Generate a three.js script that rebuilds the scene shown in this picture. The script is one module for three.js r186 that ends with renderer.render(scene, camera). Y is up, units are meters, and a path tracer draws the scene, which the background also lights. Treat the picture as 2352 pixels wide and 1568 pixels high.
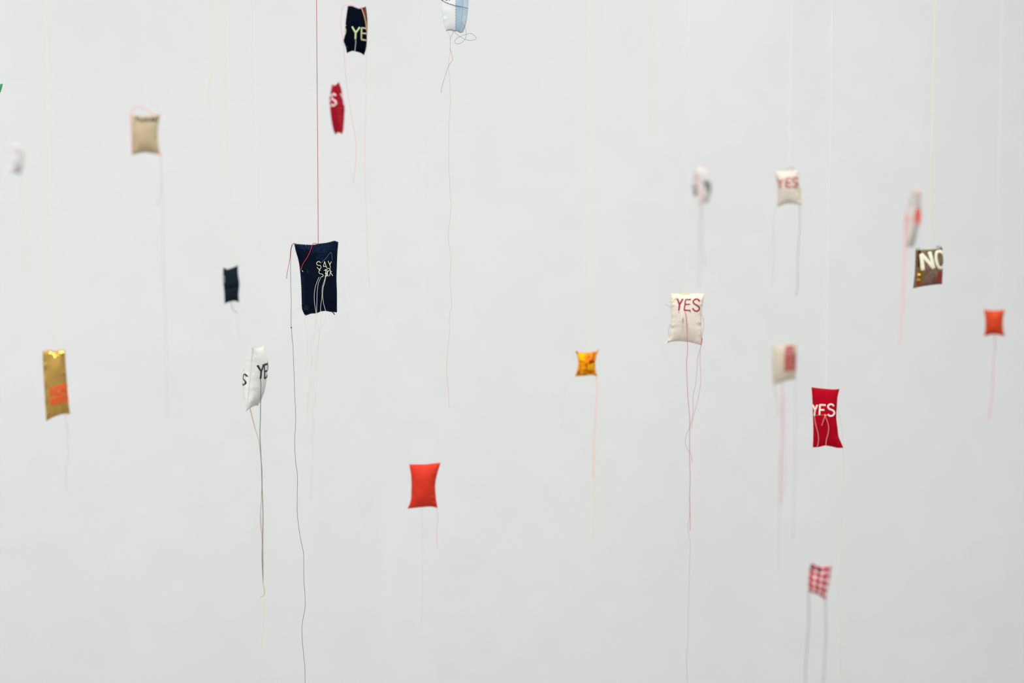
import * as THREE from 'three';
import { mergeGeometries } from 'three/addons/utils/BufferGeometryUtils.js';
import { RoundedBoxGeometry } from 'three/addons/geometries/RoundedBoxGeometry.js';
import { RectAreaLightUniformsLib } from 'three/addons/lights/RectAreaLightUniformsLib.js';

// ---------------------------------------------------------------- camera, light, exposure
const W = 2352, H = 1568, FOV = 27, PITCH = -4.2;
const scene = new THREE.Scene();
scene.background = new THREE.Color(0x000000);
const camera = new THREE.PerspectiveCamera(FOV, W / H, 0.05, 50);
camera.position.set(0, 1.65, 0);
camera.rotation.set(THREE.MathUtils.degToRad(PITCH), 0, 0);
camera.updateMatrixWorld(true);
const FOCUS = 1.5;
camera.focus = FOCUS;
camera.userData.fStop = 2.45;
const FPX = H / 2 / Math.tan(THREE.MathUtils.degToRad(FOV / 2));

const renderer = new THREE.WebGLRenderer({ antialias: true });
renderer.toneMapping = THREE.LinearToneMapping;
renderer.toneMappingExposure = 0.94;
renderer.shadowMap.enabled = true;
RectAreaLightUniformsLib.init();

// the gallery: metres, y up, camera looks along -z
const ROOM = { x0: -4.2, x1: 3.4, z0: -4.3, z1: 2.8, h: 3.5, t: 0.2 };
const CEILING_LIGHTS = [[-2.3, -2.75, 1.9], [0.6, -2.75, 1.9], [-2.3, -0.8, 4.6], [0.6, -0.8, 4.6], [-2.3, 1.2, 5.6], [0.6, 1.2, 5.6]];      // x, z of the panel centres, intensity; all unseen, first pair added to brighten the wall top
const PANEL = { w: 1.6, d: 1.6 };

// ---------------------------------------------------------------- helpers
let seed = 20240;
function rnd() { seed = (seed * 1664525 + 1013904223) >>> 0; return seed / 4294967296; }
const rr = (a, b) => a + (b - a) * rnd();
const used = {};
function numbered(n) {
  used[n] = (used[n] ?? -1) + 1;
  return used[n] ? `${n}_${String(used[n]).padStart(3, '0')}` : n;
}
function mesh(name, geometry, material, parent) {
  const m = new THREE.Mesh(geometry, material);
  m.name = name; m.castShadow = true; m.receiveShadow = true;
  parent.add(m);
  return m;
}
const V = (x, y, z) => new THREE.Vector3(x, y, z);
// the point seen at a pixel of the photograph, at a distance along the lens axis
function at(px, py, depth) {
  return V((px - W / 2) / FPX * depth, -(py - H / 2) / FPX * depth, -depth).applyMatrix4(camera.matrixWorld);
}
function noiseAt(x, y, s) {            // smooth value noise, -1..1
  const h = (i, j) => { let n = Math.imul(i, 374761393) + Math.imul(j, 668265263) + Math.imul(s, 974711); n = Math.imul(n ^ (n >>> 13), 1274126177); return ((n ^ (n >>> 16)) >>> 0) / 2147483648 - 1; };
  const xi = Math.floor(x), yi = Math.floor(y), f = x - xi, g = y - yi;
  const a = f * f * (3 - 2 * f), b = g * g * (3 - 2 * g);
  return (h(xi, yi) * (1 - a) + h(xi + 1, yi) * a) * (1 - b) + (h(xi, yi + 1) * (1 - a) + h(xi + 1, yi + 1) * a) * b;
}

// ---------------------------------------------------------------- textures
function dataTexture(n, fill, srgb) {
  const d = new Uint8Array(n * n * 4);
  for (let j = 0; j < n; j++) for (let i = 0; i < n; i++) {
    const c = fill(i, j), k = (j * n + i) * 4;
    d[k] = c[0]; d[k + 1] = c[1]; d[k + 2] = c[2]; d[k + 3] = 255;
  }
  const t = new THREE.DataTexture(d, n, n);
  t.wrapS = t.wrapT = THREE.RepeatWrapping; t.magFilter = THREE.LinearFilter; t.minFilter = THREE.LinearMipmapLinearFilter;
  if (srgb) t.colorSpace = THREE.SRGBColorSpace;
  t.needsUpdate = true;
  return t;
}
function weave(pitch, twill) {         // over-under threads; uv in metres
  const n = 128, k = 16;               // k threads across the tile
  const t = dataTexture(n, (i, j) => {
    const a = i / n * k, b = j / n * k, ia = Math.floor(a), ib = Math.floor(b);
    const over = twill ? ((ia + ib) % 3 === 0) : ((ia + ib) % 2 === 0);
    const fa = Math.sin((a - ia) * Math.PI), fb = Math.sin((b - ib) * Math.PI);
    const v = 255 * (over ? 0.35 + 0.65 * fa * (0.6 + 0.4 * fb) : 0.15 + 0.6 * fb * (0.6 + 0.4 * fa));
    const q = Math.max(0, Math.min(255, v + 18 * noiseAt(ia, ib * 3, 5)));
    return [q, q, q];
  });
  t.repeat.set(1 / (pitch * k), 1 / (pitch * k));
  return t;
}
const weaveFine = weave(0.0004, false), weaveCoarse = weave(0.0009, false), weaveTwill = weave(0.0006, true);
function fleck(amount, streak, flecks) {   // yarn-to-yarn tone, white = the plain colour
  const n = 256;
  const t = dataTexture(n, (i, j) => {
    let v = 1 - amount * (0.5 + 0.5 * noiseAt(i * 0.9, j * 0.12, 3)) * streak - amount * (0.5 + 0.5 * noiseAt(i * 0.1, j * 0.9, 4)) - amount * 0.4 * (0.5 + 0.5 * noiseAt(i * .8, j * .8, 9));
    if (flecks && noiseAt(i * 0.7, j * 0.7, 8) > 0.83) v = 1.0; else if (flecks) v *= 0.8;
    const c = Math.max(0, Math.min(255, 255 * v));
    return [c, c, c];
  }, true);
  t.repeat.set(1 / 0.06, 1 / 0.06);
  return t;
}
const yarnTone = fleck(0.07, 1, false), denimTone = fleck(0.30, 1, true);
function painted(w, h, draw) {         // print that belongs to one cloth; uv1 runs 0..1 over the pouch, v up
  const c = document.createElement('canvas'); c.width = w; c.height = h;
  const g = c.getContext('2d'); draw(g, w, h);
  const t = new THREE.CanvasTexture(c); t.colorSpace = THREE.SRGBColorSpace; t.channel = 1;
  return t;
}
const ginghamPrint = painted(512, 512, (g, w, h) => {
  g.fillStyle = '#f6e4e2'; g.fillRect(0, 0, w, h);
  for (let i = 0; i < 6; i++) { g.fillStyle = 'rgba(160,14,30,0.66)'; g.fillRect(20 + i * 152, 0, 76, h); g.fillRect(0, 14 + i * 112, w, 56); }
});
const sweetPrint = painted(512, 512, (g, w, h) => {
  g.fillStyle = '#dc920e'; g.fillRect(0, 0, w, h); g.fillStyle = '#8c1a14'; g.fillRect(0, 0, 46, 60);
  g.fillStyle = '#f6b806'; g.fillRect(40, 20, 200, 150);
  g.fillStyle = '#e88420'; g.beginPath(); g.ellipse(300, 110, 110, 105, 0, 0, 7); g.fill();
  g.fillStyle = '#b03a08'; g.beginPath(); g.ellipse(296, 96, 20, 36, 0, 0, 7); g.fill();
  g.strokeStyle = '#a82804'; g.lineWidth = 34; g.beginPath(); g.arc(270, 90, 150, -0.7, 1.15); g.stroke();
  g.fillStyle = '#9c2204'; g.beginPath(); g.arc(352, 222, 42, 0, 7); g.fill(); g.fillRect(330, 190, 140, 50);
  for (const [x, y, a, b] of [[30, 180, 130, 22], [170, 232, 120, 24], [70, 262, 26, 120], [180, 270, 100, 30], [238, 240, 44, 140], [170, 360, 80, 34], [20, 395, 70, 70], [250, 395, 210, 36], [330, 440, 60, 30], [200, 440, 40, 60], [110, 450, 24, 50]]) { g.fillStyle = '#b24a06'; g.fillRect(x, y, a, b); }
  for (const [x, y, a, b] of [[310, 260, 24, 90], [372, 270, 70, 60], [100, 410, 60, 50], [300, 480, 150, 20]]) { g.fillStyle = '#d8b010'; g.fillRect(x, y, a, b); }
});
const brocadePrint = painted(512, 512, (g, w, h) => {
  g.fillStyle = '#6e5a4e'; g.fillRect(0, 0, w, h);
  const cols = ['#7c6458', '#7a4a44', '#8a3c3c', '#5a4636', '#77706a', '#6a5a34'];
  let s = 7; const r = () => (s = (s * 16807) % 2147483647) / 2147483647;
  for (let i = 0; i < 150; i++) { g.globalAlpha = 0.45; g.fillStyle = cols[Math.floor(r() * cols.length)]; g.beginPath(); g.ellipse(r() * w, r() * h, 20 + r() * 50, 12 + r() * 40, r() * 3, 0, 7); g.fill(); }
  g.globalAlpha = 1; g.fillStyle = '#352c12'; g.fillRect(34, 0, 62, 240); g.fillStyle = '#6b5410'; g.fillRect(60, 230, 60, 200);
  g.fillStyle = '#96400a'; g.fillRect(40, 400, 60, 90); g.fillStyle = '#8a3434'; g.fillRect(400, 330, 80, 150); g.fillStyle = '#5c5c48'; g.fillRect(180, 0, 260, 70);
});
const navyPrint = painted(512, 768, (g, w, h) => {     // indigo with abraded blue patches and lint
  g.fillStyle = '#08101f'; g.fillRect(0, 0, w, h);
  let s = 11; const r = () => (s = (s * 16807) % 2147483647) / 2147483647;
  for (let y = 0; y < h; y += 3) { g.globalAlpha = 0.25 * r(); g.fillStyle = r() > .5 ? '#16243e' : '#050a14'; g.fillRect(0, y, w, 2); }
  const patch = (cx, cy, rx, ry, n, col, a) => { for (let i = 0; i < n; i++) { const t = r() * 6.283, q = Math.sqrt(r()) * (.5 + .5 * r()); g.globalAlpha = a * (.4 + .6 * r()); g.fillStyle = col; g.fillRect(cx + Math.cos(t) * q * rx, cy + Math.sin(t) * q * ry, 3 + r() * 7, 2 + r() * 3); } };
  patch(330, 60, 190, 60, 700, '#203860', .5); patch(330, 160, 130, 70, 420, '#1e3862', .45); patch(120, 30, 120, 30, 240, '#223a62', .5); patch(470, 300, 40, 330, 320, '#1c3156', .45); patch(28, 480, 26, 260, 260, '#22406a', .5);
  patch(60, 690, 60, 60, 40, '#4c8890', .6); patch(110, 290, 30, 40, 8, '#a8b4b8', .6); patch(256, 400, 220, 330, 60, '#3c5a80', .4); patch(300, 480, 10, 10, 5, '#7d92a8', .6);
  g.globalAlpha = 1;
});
const paleDenimPrint = painted(512, 512, (g, w, h) => {
  g.fillStyle = '#dcdfdd'; g.fillRect(0, 0, w, h);
  let s = 3; const r = () => (s = (s * 16807) % 2147483647) / 2147483647;
  g.fillStyle = '#a0b6c6'; g.fillRect(270, 0, 136, h);
  g.fillStyle = '#b0c0ca'; g.fillRect(406, 0, 110, h);
  for (let i = 0; i < 900; i++) { g.globalAlpha = 0.3; g.fillStyle = r() > .5 ? '#8fa9bd' : '#dfe7ea'; g.fillRect(270 + r() * 240, r() * h, 2, 10 + r() * 26); }
  g.globalAlpha = 1; g.fillStyle = '#76889a'; g.fillRect(403, 0, 6, h);
});

// ---------------------------------------------------------------- materials
const fabricCache = {};
function fabric(color, kind = 'cotton', print = null) {
  const key = color + kind + (print ? print.uuid : '');
  if (fabricCache[key]) return fabricCache[key];
  const m = new THREE.MeshPhysicalMaterial({ color, roughness: 0.92, specularIntensity: 0.15 });
  m.name = kind + '_cloth';
  if (kind === 'cotton') { m.bumpMap = weaveFine; m.bumpScale = 0.00012; m.map = yarnTone; }
  if (kind === 'linen') { m.bumpMap = weaveCoarse; m.bumpScale = 0.0003; m.map = yarnTone; }
  if (kind === 'denim') { m.bumpMap = weaveTwill; m.bumpScale = 0.0002; m.map = denimTone; m.roughness = 0.95; m.specularIntensity = 0.06; }
  if (kind === 'satin') { m.bumpMap = weaveFine; m.bumpScale = 0.00006; m.roughness = 0.6; m.specularIntensity = 0.5; m.map = yarnTone; }
  if (kind === 'gold') { m.bumpMap = weaveFine; m.bumpScale = 0.00005; m.metalness = 0.6; m.roughness = 0.4; m.specularIntensity = 1; }
  if (print) m.map = print;
  m.side = THREE.DoubleSide;
  return fabricCache[key] = m;
}
const sequinGold = new THREE.MeshPhysicalMaterial({ color: '#e2bc58', metalness: 0.9, roughness: 0.18 });
sequinGold.name = 'sequin_gold';
const threadCache = {};
function yarn(color) {
  if (!threadCache[color]) { threadCache[color] = new THREE.MeshStandardMaterial({ color, roughness: 0.8 }); threadCache[color].name = 'thread'; }
  return threadCache[color];
}

// ---------------------------------------------------------------- the room
const M = {
  wall: new THREE.MeshStandardMaterial({ color: 0xe9eae9, roughness: 0.95 }),
  ceiling: new THREE.MeshStandardMaterial({ color: 0xf0f0f0, roughness: 0.95 }),
  floor: new THREE.MeshStandardMaterial({ color: 0xb4b4b4, roughness: 0.6 }),
  fixture: new THREE.MeshStandardMaterial({ color: 0xf2f2f2, roughness: 0.5 }),
  diffuser: new THREE.MeshStandardMaterial({ color: 0xffffff, roughness: 0.6, emissive: 0xffffff, emissiveIntensity: 1.0 }),
};
{
  const n = 256;                       // rolled emulsion paint: fine orange-peel relief and faint roller patches
  const relief = dataTexture(n, (i, j) => { const v = 128 + 50 * noiseAt(i / 3, j / 3, 1) + 30 * noiseAt(i / 9, j / 9, 2); return [v, v, v]; });
  relief.repeat.set(2.5, 2.5);
  M.wall.bumpMap = relief; M.wall.bumpScale = 0.0003;
  const tone = dataTexture(n, (i, j) => { const v = 251 + 1.6 * noiseAt(i / 16, j / 32, 6) + 1.5 * noiseAt(i / 4, j / 4, 7); return [v, v, v]; }, true);
  tone.repeat.set(0.25, 0.25);
  M.wall.map = tone;
  const slab = dataTexture(n, (i, j) => { const v = 235 + 14 * noiseAt(i / 16, j / 16, 11) + 6 * noiseAt(i / 4, j / 4, 12); return [v, v, v]; }, true);
  slab.repeat.set(0.3, 0.3);
  M.floor.map = slab;
}
function slabBox(name, x0, x1, y0, y1, z0, z1, material, label, category) {
  const g = new THREE.BoxGeometry(x1 - x0, y1 - y0, z1 - z0), p = g.attributes.position, nn = g.attributes.normal, uv = g.attributes.uv;
  for (let i = 0; i < p.count; i++) {  // uv in metres
    const ax = Math.abs(nn.getX(i)) > .5, ay = Math.abs(nn.getY(i)) > .5;
    uv.setXY(i, ax ? p.getZ(i) : p.getX(i), ay ? p.getZ(i) : p.getY(i));
  }
  const m = mesh(name, g, material, scene);
  m.position.set((x0 + x1) / 2, (y0 + y1) / 2, (z0 + z1) / 2);
  m.userData = { label, category, kind: 'structure' };
  return m;
}
{
  const { x0, x1, z0, z1, h, t } = ROOM;
  slabBox('wall_back', x0 - t, x1 + t, 0, h, z0 - t, z0, M.wall, 'plain white painted gallery wall behind the hanging pouches', 'wall');
  slabBox('wall_front', x0 - t, x1 + t, 0, h, z1, z1 + t, M.wall, 'plain white gallery wall facing the hanging pouches', 'wall');
  slabBox('wall_left', x0 - t, x0, 0, h, z0, z1, M.wall, 'white side wall of the gallery, farther from the denim pouches', 'wall');
  slabBox('wall_right', x1, x1 + t, 0, h, z0, z1, M.wall, 'white side wall of the gallery beside the orange pouch', 'wall');
  slabBox('floor', x0 - t, x1 + t, -t, 0, z0 - t, z1 + t, M.floor, 'pale grey concrete gallery floor', 'floor');
  slabBox('ceiling', x0 - t, x1 + t, h, h + t, z0 - t, z1 + t, M.ceiling, 'white gallery ceiling that the threads hang from', 'ceiling');
}
for (const [x, z, intensity] of CEILING_LIGHTS) {
  const o = new THREE.Group(); o.name = numbered('unseen_ceiling_light'); scene.add(o);
  o.position.set(x, ROOM.h, z);
  o.userData = { label: 'unseen square white luminous panel added on the gallery ceiling', category: 'ceiling light', group: 'luminous ceiling panels' };
  const { w, d } = PANEL, b = 0.05, hh = 0.06, parts = [];
  for (const s of [-1, 1]) {
    const a = new RoundedBoxGeometry(w + 2 * b, hh, b, 2, 0.008); a.translate(0, -hh / 2, s * (d / 2 + b / 2)); parts.push(a);
    const c = new RoundedBoxGeometry(b, hh, d, 2, 0.008); c.translate(s * (w / 2 + b / 2), -hh / 2, 0); parts.push(c);
  }
  mesh('frame', mergeGeometries(parts), M.fixture, o);
  const g = new THREE.BoxGeometry(w, 0.02, d); g.translate(0, -0.03, 0);
  mesh('diffuser', g, M.diffuser, o);
  const l = new THREE.RectAreaLight(0xffffff, intensity, w, d);
  l.position.set(x, ROOM.h - 0.045, z); l.rotation.x = -Math.PI / 2; l.castShadow = true;
  scene.add(l);
}

// ---------------------------------------------------------------- sewn pouches
function edgeCurve(points) {           // arc-length table of a smooth open curve, extended straight beyond its ends
  const c = new THREE.CatmullRomCurve3(points.map(p => V(p[0], p[1], 0)), false, 'centripetal'), n = 60;
  const q = c.getSpacedPoints(n);
  return (t) => {
    const k = Math.max(0, Math.min(n - 1, Math.floor(t * n))), f = t * n - k;
    return [q[k].x + (q[k + 1].x - q[k].x) * f, q[k].y + (q[k + 1].y - q[k].y) * f];
  };
}
class Pouch {
  // s: px [x, y] of the middle in the photograph, depth, yaw / roll in degrees, outline (photo px, or own px with s.own), thick (px)
  constructor(s) {
    this.s = s; this.scale = s.depth / FPX; this.id = s.id;
    const g = this.g = new THREE.Group(); g.name = numbered('fabric_pouch'); scene.add(g);
    g.userData = { label: s.label, category: 'pouch', group: 'sewn fabric pouches hanging on threads' };
    g.position.copy(at(s.px[0], s.px[1], s.depth));
    const face = Math.atan2(camera.position.x - g.position.x, camera.position.z - g.position.z);
    const q = (x, y, z, a) => new THREE.Quaternion().setFromAxisAngle(V(x, y, z), a), R = Math.PI / 180;
    g.quaternion.copy(q(0, 1, 0, face)).multiply(q(0, 0, 1, (s.roll || 0) * R)).multiply(q(0, 1, 0, (s.yaw || 0) * R)).multiply(q(1, 0, 0, (s.pitch || 0) * R));
    g.updateMatrixWorld(true);
    this.inv = g.matrixWorld.clone().invert();
    const c = ([x, y]) => s.own ? [x * this.scale, -y * this.scale] : this.loc(x, y).slice(0, 2);
    const o = s.outline;
    const { tl, tr, br, bl } = o, sorted = (list, k) => (list || []).slice().sort((a, b) => a[k] - b[k]);
    this.T = edgeCurve([tl, ...sorted(o.top, 0), tr].map(c)); this.B = edgeCurve([bl, ...sorted(o.bottom, 0), br].map(c));
    this.L = edgeCurve([tl, ...sorted(o.left, 1), bl].map(c)); this.R = edgeCurve([tr, ...sorted(o.right, 1), br].map(c));
    this.c = [tl, tr, bl, br].map(c);
    this.w = Math.hypot(this.c[1][0] - this.c[0][0], this.c[1][1] - this.c[0][1]); this.h = Math.hypot(this.c[2][0] - this.c[0][0], this.c[2][1] - this.c[0][1]);
    this.th = s.thick * this.scale / 2;
    this.body();
  }
  // where the line of sight through a pixel meets the pouch's own plane z = zl
  loc(px, py, zl = 0) {
    const a = camera.position.clone().applyMatrix4(this.inv), b = at(px, py, 1).applyMatrix4(this.inv).sub(a);
    const t = (zl - a.z) / b.z;
    return [a.x + b.x * t, a.y + b.y * t, zl];
  }
  flat(u, v) {
    const T = this.T(u), B = this.B(u), L = this.L(v), R = this.R(v), [a, b, c, d] = this.c, r = [];
    for (const k of [0, 1]) r.push((1 - v) * T[k] + v * B[k] + (1 - u) * L[k] + u * R[k] - ((1 - u) * (1 - v) * a[k] + u * (1 - v) * b[k] + (1 - u) * v * c[k] + u * v * d[k]));
    return r;
  }
  puff(u, v, side) {
    u = Math.max(0, Math.min(1, u)); v = Math.max(0, Math.min(1, v));
    const s = this.s, a = 4 * u * (1 - u), b = 4 * v * (1 - v);
    let z = this.th * Math.pow(a, 0.5) * Math.pow(b, s.vp || 0.5);
    const k = side > 0 ? 0 : 50, A = this.th * (s.pucker ?? 0.22), f = s.pleats || 9;
    const edge = (q, n) => q > 0.6 ? 0 : Math.exp(-q / 0.12) * (1 - Math.exp(-q / 0.02)) * Math.pow(1 - q / 0.6, 2) * n;
    const nz = (t, lane) => noiseAt(t, lane, this.id + k) + 0.5 * noiseAt(t * 2.3 + 4, lane, this.id + 7 + k);
    z += A * Math.min(1, a * 2) * (edge(v, nz(u * f, 7.7)) + edge(1 - v, nz(u * f, 3.3)));
    z += A * Math.min(1, b * 2) * (edge(u, nz(v * f * 1.6, 9.1)) + edge(1 - u, nz(v * f * 1.6, 2.2)));
    z += this.th * (s.lump ?? 0.12) * noiseAt(u * 3 + 5, v * 4 + 1, this.id + 23 + k) * a * b;
    if (s.waist) z *= 1 - 0.5 * Math.exp(-Math.pow((v - s.waist) / 0.05, 2));
    return side * z + this.th * 0.25 * (s.warp || 0) * noiseAt(u * 1.5, v * 2, this.id + 31);
  }
  P(u, v, side) { const f = this.flat(u, v); return V(f[0], f[1], this.puff(u, v, side)); }
  uvOf(x, y) {
    let u = 0.5, v = 0.5;
    for (let i = 0; i < 8; i++) {
      const e = 1e-3, f = this.flat(u, v), fu = this.flat(u + e, v), fv = this.flat(u, v + e);
      const a = (fu[0] - f[0]) / e, b = (fv[0] - f[0]) / e, c = (fu[1] - f[1]) / e, d = (fv[1] - f[1]) / e, det = a * d - b * c;
      const dx = x - f[0], dy = y - f[1];
      u += Math.max(-.4, Math.min(.4, (d * dx - b * dy) / det)); v += Math.max(-.4, Math.min(.4, (a * dy - c * dx) / det));
      u = Math.max(-.6, Math.min(1.6, u)); v = Math.max(-.6, Math.min(1.6, v));
    }
    return [u, v];
  }
  // point on the cloth (wrapping round the side seams) and its outward normal
  on(x, y, side, lift) {
    let [u, v] = this.uvOf(x, y);
    if (u > 1) { u = 2 - u; side = -side; } else if (u < 0) { u = -u; side = -side; }
    u = Math.max(.004, Math.min(.996, u)); v = Math.max(.004, Math.min(.996, v));
    const e = 0.004, p = this.P(u, v, side);
    const n = this.P(Math.min(.999, u + e), v, side).sub(this.P(Math.max(.001, u - e), v, side)).cross(this.P(u, Math.max(.001, v - e), side).sub(this.P(u, Math.min(.999, v + e), side))).normalize();
    if (n.z * side < 0) n.negate();
    return p.addScaledVector(n, lift);
  }
  onPhoto(px, py, lift) {               // on the front cloth, where the photograph shows it
    let z = 0, q;
    for (let i = 0; i < 3; i++) { q = this.loc(px, py, z); const [u, v] = this.uvOf(q[0], q[1]); z = u > 0 && u < 1 && v > 0 && v < 1 ? this.puff(u, v, 1) : 0; }
    return q;
  }
  body() {
    const s = this.s, nu = s.nu || 44, nv = s.nv || 60, pos = [], uv = [], uv1 = [], idx = [];
    const ease = (t) => 0.35 * t + 0.65 * (0.5 - 0.5 * Math.cos(Math.PI * t));
    for (const side of [1, -1]) {
      const base = pos.length / 3;
      for (let j = 0; j <= nv; j++) for (let i = 0; i <= nu; i++) {
        const u = ease(i / nu), v = ease(j / nv), p = this.P(u, v, side);
        pos.push(p.x, p.y, p.z); uv.push(u * this.w, (1 - v) * this.h); uv1.push(side > 0 ? u : 1 - u, 1 - v);
      }
      for (let j = 0; j < nv; j++) for (let i = 0; i < nu; i++) {
        const a = base + j * (nu + 1) + i, b = a + 1, c = a + nu + 1, d = c + 1;
        if (side > 0) idx.push(a, c, b, b, c, d); else idx.push(a, b, c, b, d, c);
      }
    }
    const g = new THREE.BufferGeometry();
    g.setAttribute('position', new THREE.Float32BufferAttribute(pos, 3));
    g.setAttribute('uv', new THREE.Float32BufferAttribute(uv, 2));
    g.setAttribute('uv1', new THREE.Float32BufferAttribute(uv1, 2));
    g.setIndex(idx); g.computeVertexNormals();
    this.cloth = mesh('cloth_body', g, fabric(s.color, s.kind, s.print), this.g);
    if (s.stitch) this.seam(s.stitch, s.stitchN || 26, s.stitchW || 0.8);
  }
  seam(color, n, w) {                   // whip stitches over the sewn edges
    const parts = [], r = w * this.scale / 2;
    const run = (f, count, dir) => {
      for (let i = 0; i < count; i++) {
        const t = (i + 0.5) / count + rr(-.3, .3) / count, inn = 0.014 + rnd() * .02;
        const [u, v] = f(t, 0), [u2, v2] = f(t + rr(-.2, .6) / count, inn);
        const a = this.P(u2, v2, 1), b = this.P(u, v, 1), c = this.P(u2, v2, -1);
        const out = V(dir[0], dir[1], 0).multiplyScalar(r * 1.2);
        a.z += r * .6; c.z -= r * .6; b.add(out);
        parts.push(new THREE.TubeGeometry(new THREE.CatmullRomCurve3([a, b, c]), 6, r, 4));
      }
    };
    const nh = Math.round(n * this.w / this.h);
    run((t, e) => [t, e], nh, [0, 1]); run((t, e) => [t, 1 - e], nh, [0, -1]);
    run((t, e) => [e, t], n, [-1, 0]); run((t, e) => [1 - e, t], n, [1, 0]);
    mesh('seam_stitching', mergeGeometries(parts), yarn(color), this.g);
  }
  // one raised satin-stitched letter; strokes are polylines in photo px (or own px when own is set)
  letter(strokes, w, color, opt = {}) {
    const parts = [], half = w * this.scale / 2, lift = (opt.lift || 0.9) * this.scale * Math.min(2, w * 0.35);
    for (let st of strokes) {
      const curve = st.curve !== undefined ? st : { curve: false, p: st };
      let pts = curve.p;
      if (curve.curve) pts = new THREE.CatmullRomCurve3(pts.map(p => V(p[0], p[1], 0))).getSpacedPoints(pts.length * 4).map(p => [p.x, p.y]);
      let q = pts.map(([x, y]) => opt.own ? [x * this.scale * (opt.back ? -1 : 1), -y * this.scale] : this.onPhoto(x, y).slice(0, 2));
      const fine = [], step = Math.max(0.5 * this.scale, half * 0.35);
      for (let i = 0; i + 1 < q.length; i++) {
        const L = Math.hypot(q[i + 1][0] - q[i][0], q[i + 1][1] - q[i][1]), n = Math.max(1, Math.round(L / step));
        for (let k = 0; k < n; k++) fine.push([q[i][0] + (q[i + 1][0] - q[i][0]) * k / n, q[i][1] + (q[i + 1][1] - q[i][1]) * k / n]);
      }
      fine.push(q[q.length - 1]);
      const pos = [], idx = [], prof = [[-1, -.15], [-.75, .7], [0, 1], [.75, .7], [1, -.15]], N = fine.length;
      for (let i = 0; i < N; i++) {
        const a = fine[Math.max(0, i - 1)], b = fine[Math.min(N - 1, i + 1)];
        let tx = b[0] - a[0], ty = b[1] - a[1]; const l = Math.hypot(tx, ty) || 1; tx /= l; ty /= l;
        const jw = half * (w < 2 ? rr(0.7, 1.3) : rr(0.88, 1.1)) * (i === 0 || i === N - 1 ? 0.75 : 1), jl = lift * rr(0.75, 1.05) * (i === 0 || i === N - 1 ? 0.2 : 1);
        for (const [o, hgt] of prof) { const p = this.on(fine[i][0] - ty * o * jw, fine[i][1] + tx * o * jw, opt.back ? -1 : 1, hgt * jl); pos.push(p.x, p.y, p.z); }
        if (i) for (let k = 0; k < 4; k++) { const c = (i - 1) * 5 + k, d = i * 5 + k; idx.push(c, d, c + 1, c + 1, d, d + 1); }
      }
      const g = new THREE.BufferGeometry();
      g.setAttribute('position', new THREE.Float32BufferAttribute(pos, 3));
      g.setIndex(idx); g.computeVertexNormals(); parts.push(g);
    }
    const m = mesh(opt.name || 'embroidered_letter', mergeGeometries(parts), stitched(color), this.g);
    if (opt.label) m.userData.label = opt.label;
    return m;
  }
  tube(name, pts, w, color, tension = 'centripetal') {
    const c = new THREE.CatmullRomCurve3(pts, false, tension);
    return mesh(name, new THREE.TubeGeometry(c, Math.max(12, pts.length * 8), w * this.scale / 2, 5), yarn(color), this.g);
  }
  // loose thread through photo pixels: lies on the cloth where it crosses it, hangs free elsewhere
  thread(points, w, color, opt = {}) {
    const r = w * this.scale / 2; let zmax = opt.z !== undefined ? opt.z * this.scale : -1e9;
    const pts = points.map(([px, py]) => {
      if (opt.free !== undefined) return at(px, py, this.s.depth + opt.free).applyMatrix4(this.inv);
      let z = Math.max(0, zmax), q;
      for (let i = 0; i < 3; i++) {
        q = this.loc(px, py, z);
        const [u, v] = this.uvOf(q[0], q[1]), inside = u > 0 && u < 1 && v > 0 && v < 1;
        z = Math.max(inside ? this.puff(u, v, 1) + r * 1.4 : 0, zmax);
      }
      zmax = Math.max(zmax, z - r);
      return V(q[0], q[1], z);
    });
    return this.tube(opt.name || 'loose_thread', pts, w, color);
  }
  // the thread it hangs on: straight up to the ceiling from the pixel where it is sewn to the pouch
  hang(px, py, w, color) {
    const p = this.s.own ? V(px * this.scale, -py * this.scale, 0).applyMatrix4(this.g.matrixWorld) : V(...this.loc(px, py)).applyMatrix4(this.g.matrixWorld);
    const pts = []; const n = 12;
    for (let i = 0; i <= n; i++) pts.push(V(p.x + (i && i < n ? rr(-.0008, .0008) : 0), p.y - 0.002 + (ROOM.h + 0.004 - p.y) * i / n, p.z).applyMatrix4(this.inv));
    this.tube('hanging_thread', pts, w, color);
  }
  knot(px, py, size, color) {
    const q = this.onPhoto(px, py), g = new THREE.TorusKnotGeometry(size * this.scale * .5, size * this.scale * .28, 40, 6, 2, 3);
    const m = mesh('thread_knot', g, yarn(color), this.g); m.position.set(q[0], q[1], q[2] + size * this.scale * .4);
  }
  fray(n, len, color, edge = 'top') {  // short loose fibres along an edge
    const parts = [];
    for (let i = 0; i < n; i++) {
      const u = rnd(), L = len * this.scale * rr(.4, 1.2), a = this.P(u, edge === 'top' ? 0.012 : 0.988, rnd() > .5 ? 1 : -1), s = edge === 'top' ? 1 : -1;
      const b = a.clone().add(V(rr(-.7, .7) * L, s * L * .6, rr(-.4, .6) * L)), c = b.clone().add(V(rr(-1, 1) * L * .5, s * L * rr(-.3, .4), rr(-.3, .5) * L));
      parts.push(new THREE.TubeGeometry(new THREE.CatmullRomCurve3([a, b, c]), 5, 0.28 * this.scale, 4));
    }
    const m = mesh('frayed_fibre', mergeGeometries(parts), yarn(color), this.g); m.userData.kind = 'stuff';
  }
}
const stitchedCache = {};
function stitched(color) {
  if (!stitchedCache[color]) { stitchedCache[color] = new THREE.MeshStandardMaterial({ color, roughness: 0.65, side: THREE.DoubleSide }); stitchedCache[color].name = 'embroidery'; }
  return stitchedCache[color];
}
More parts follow.
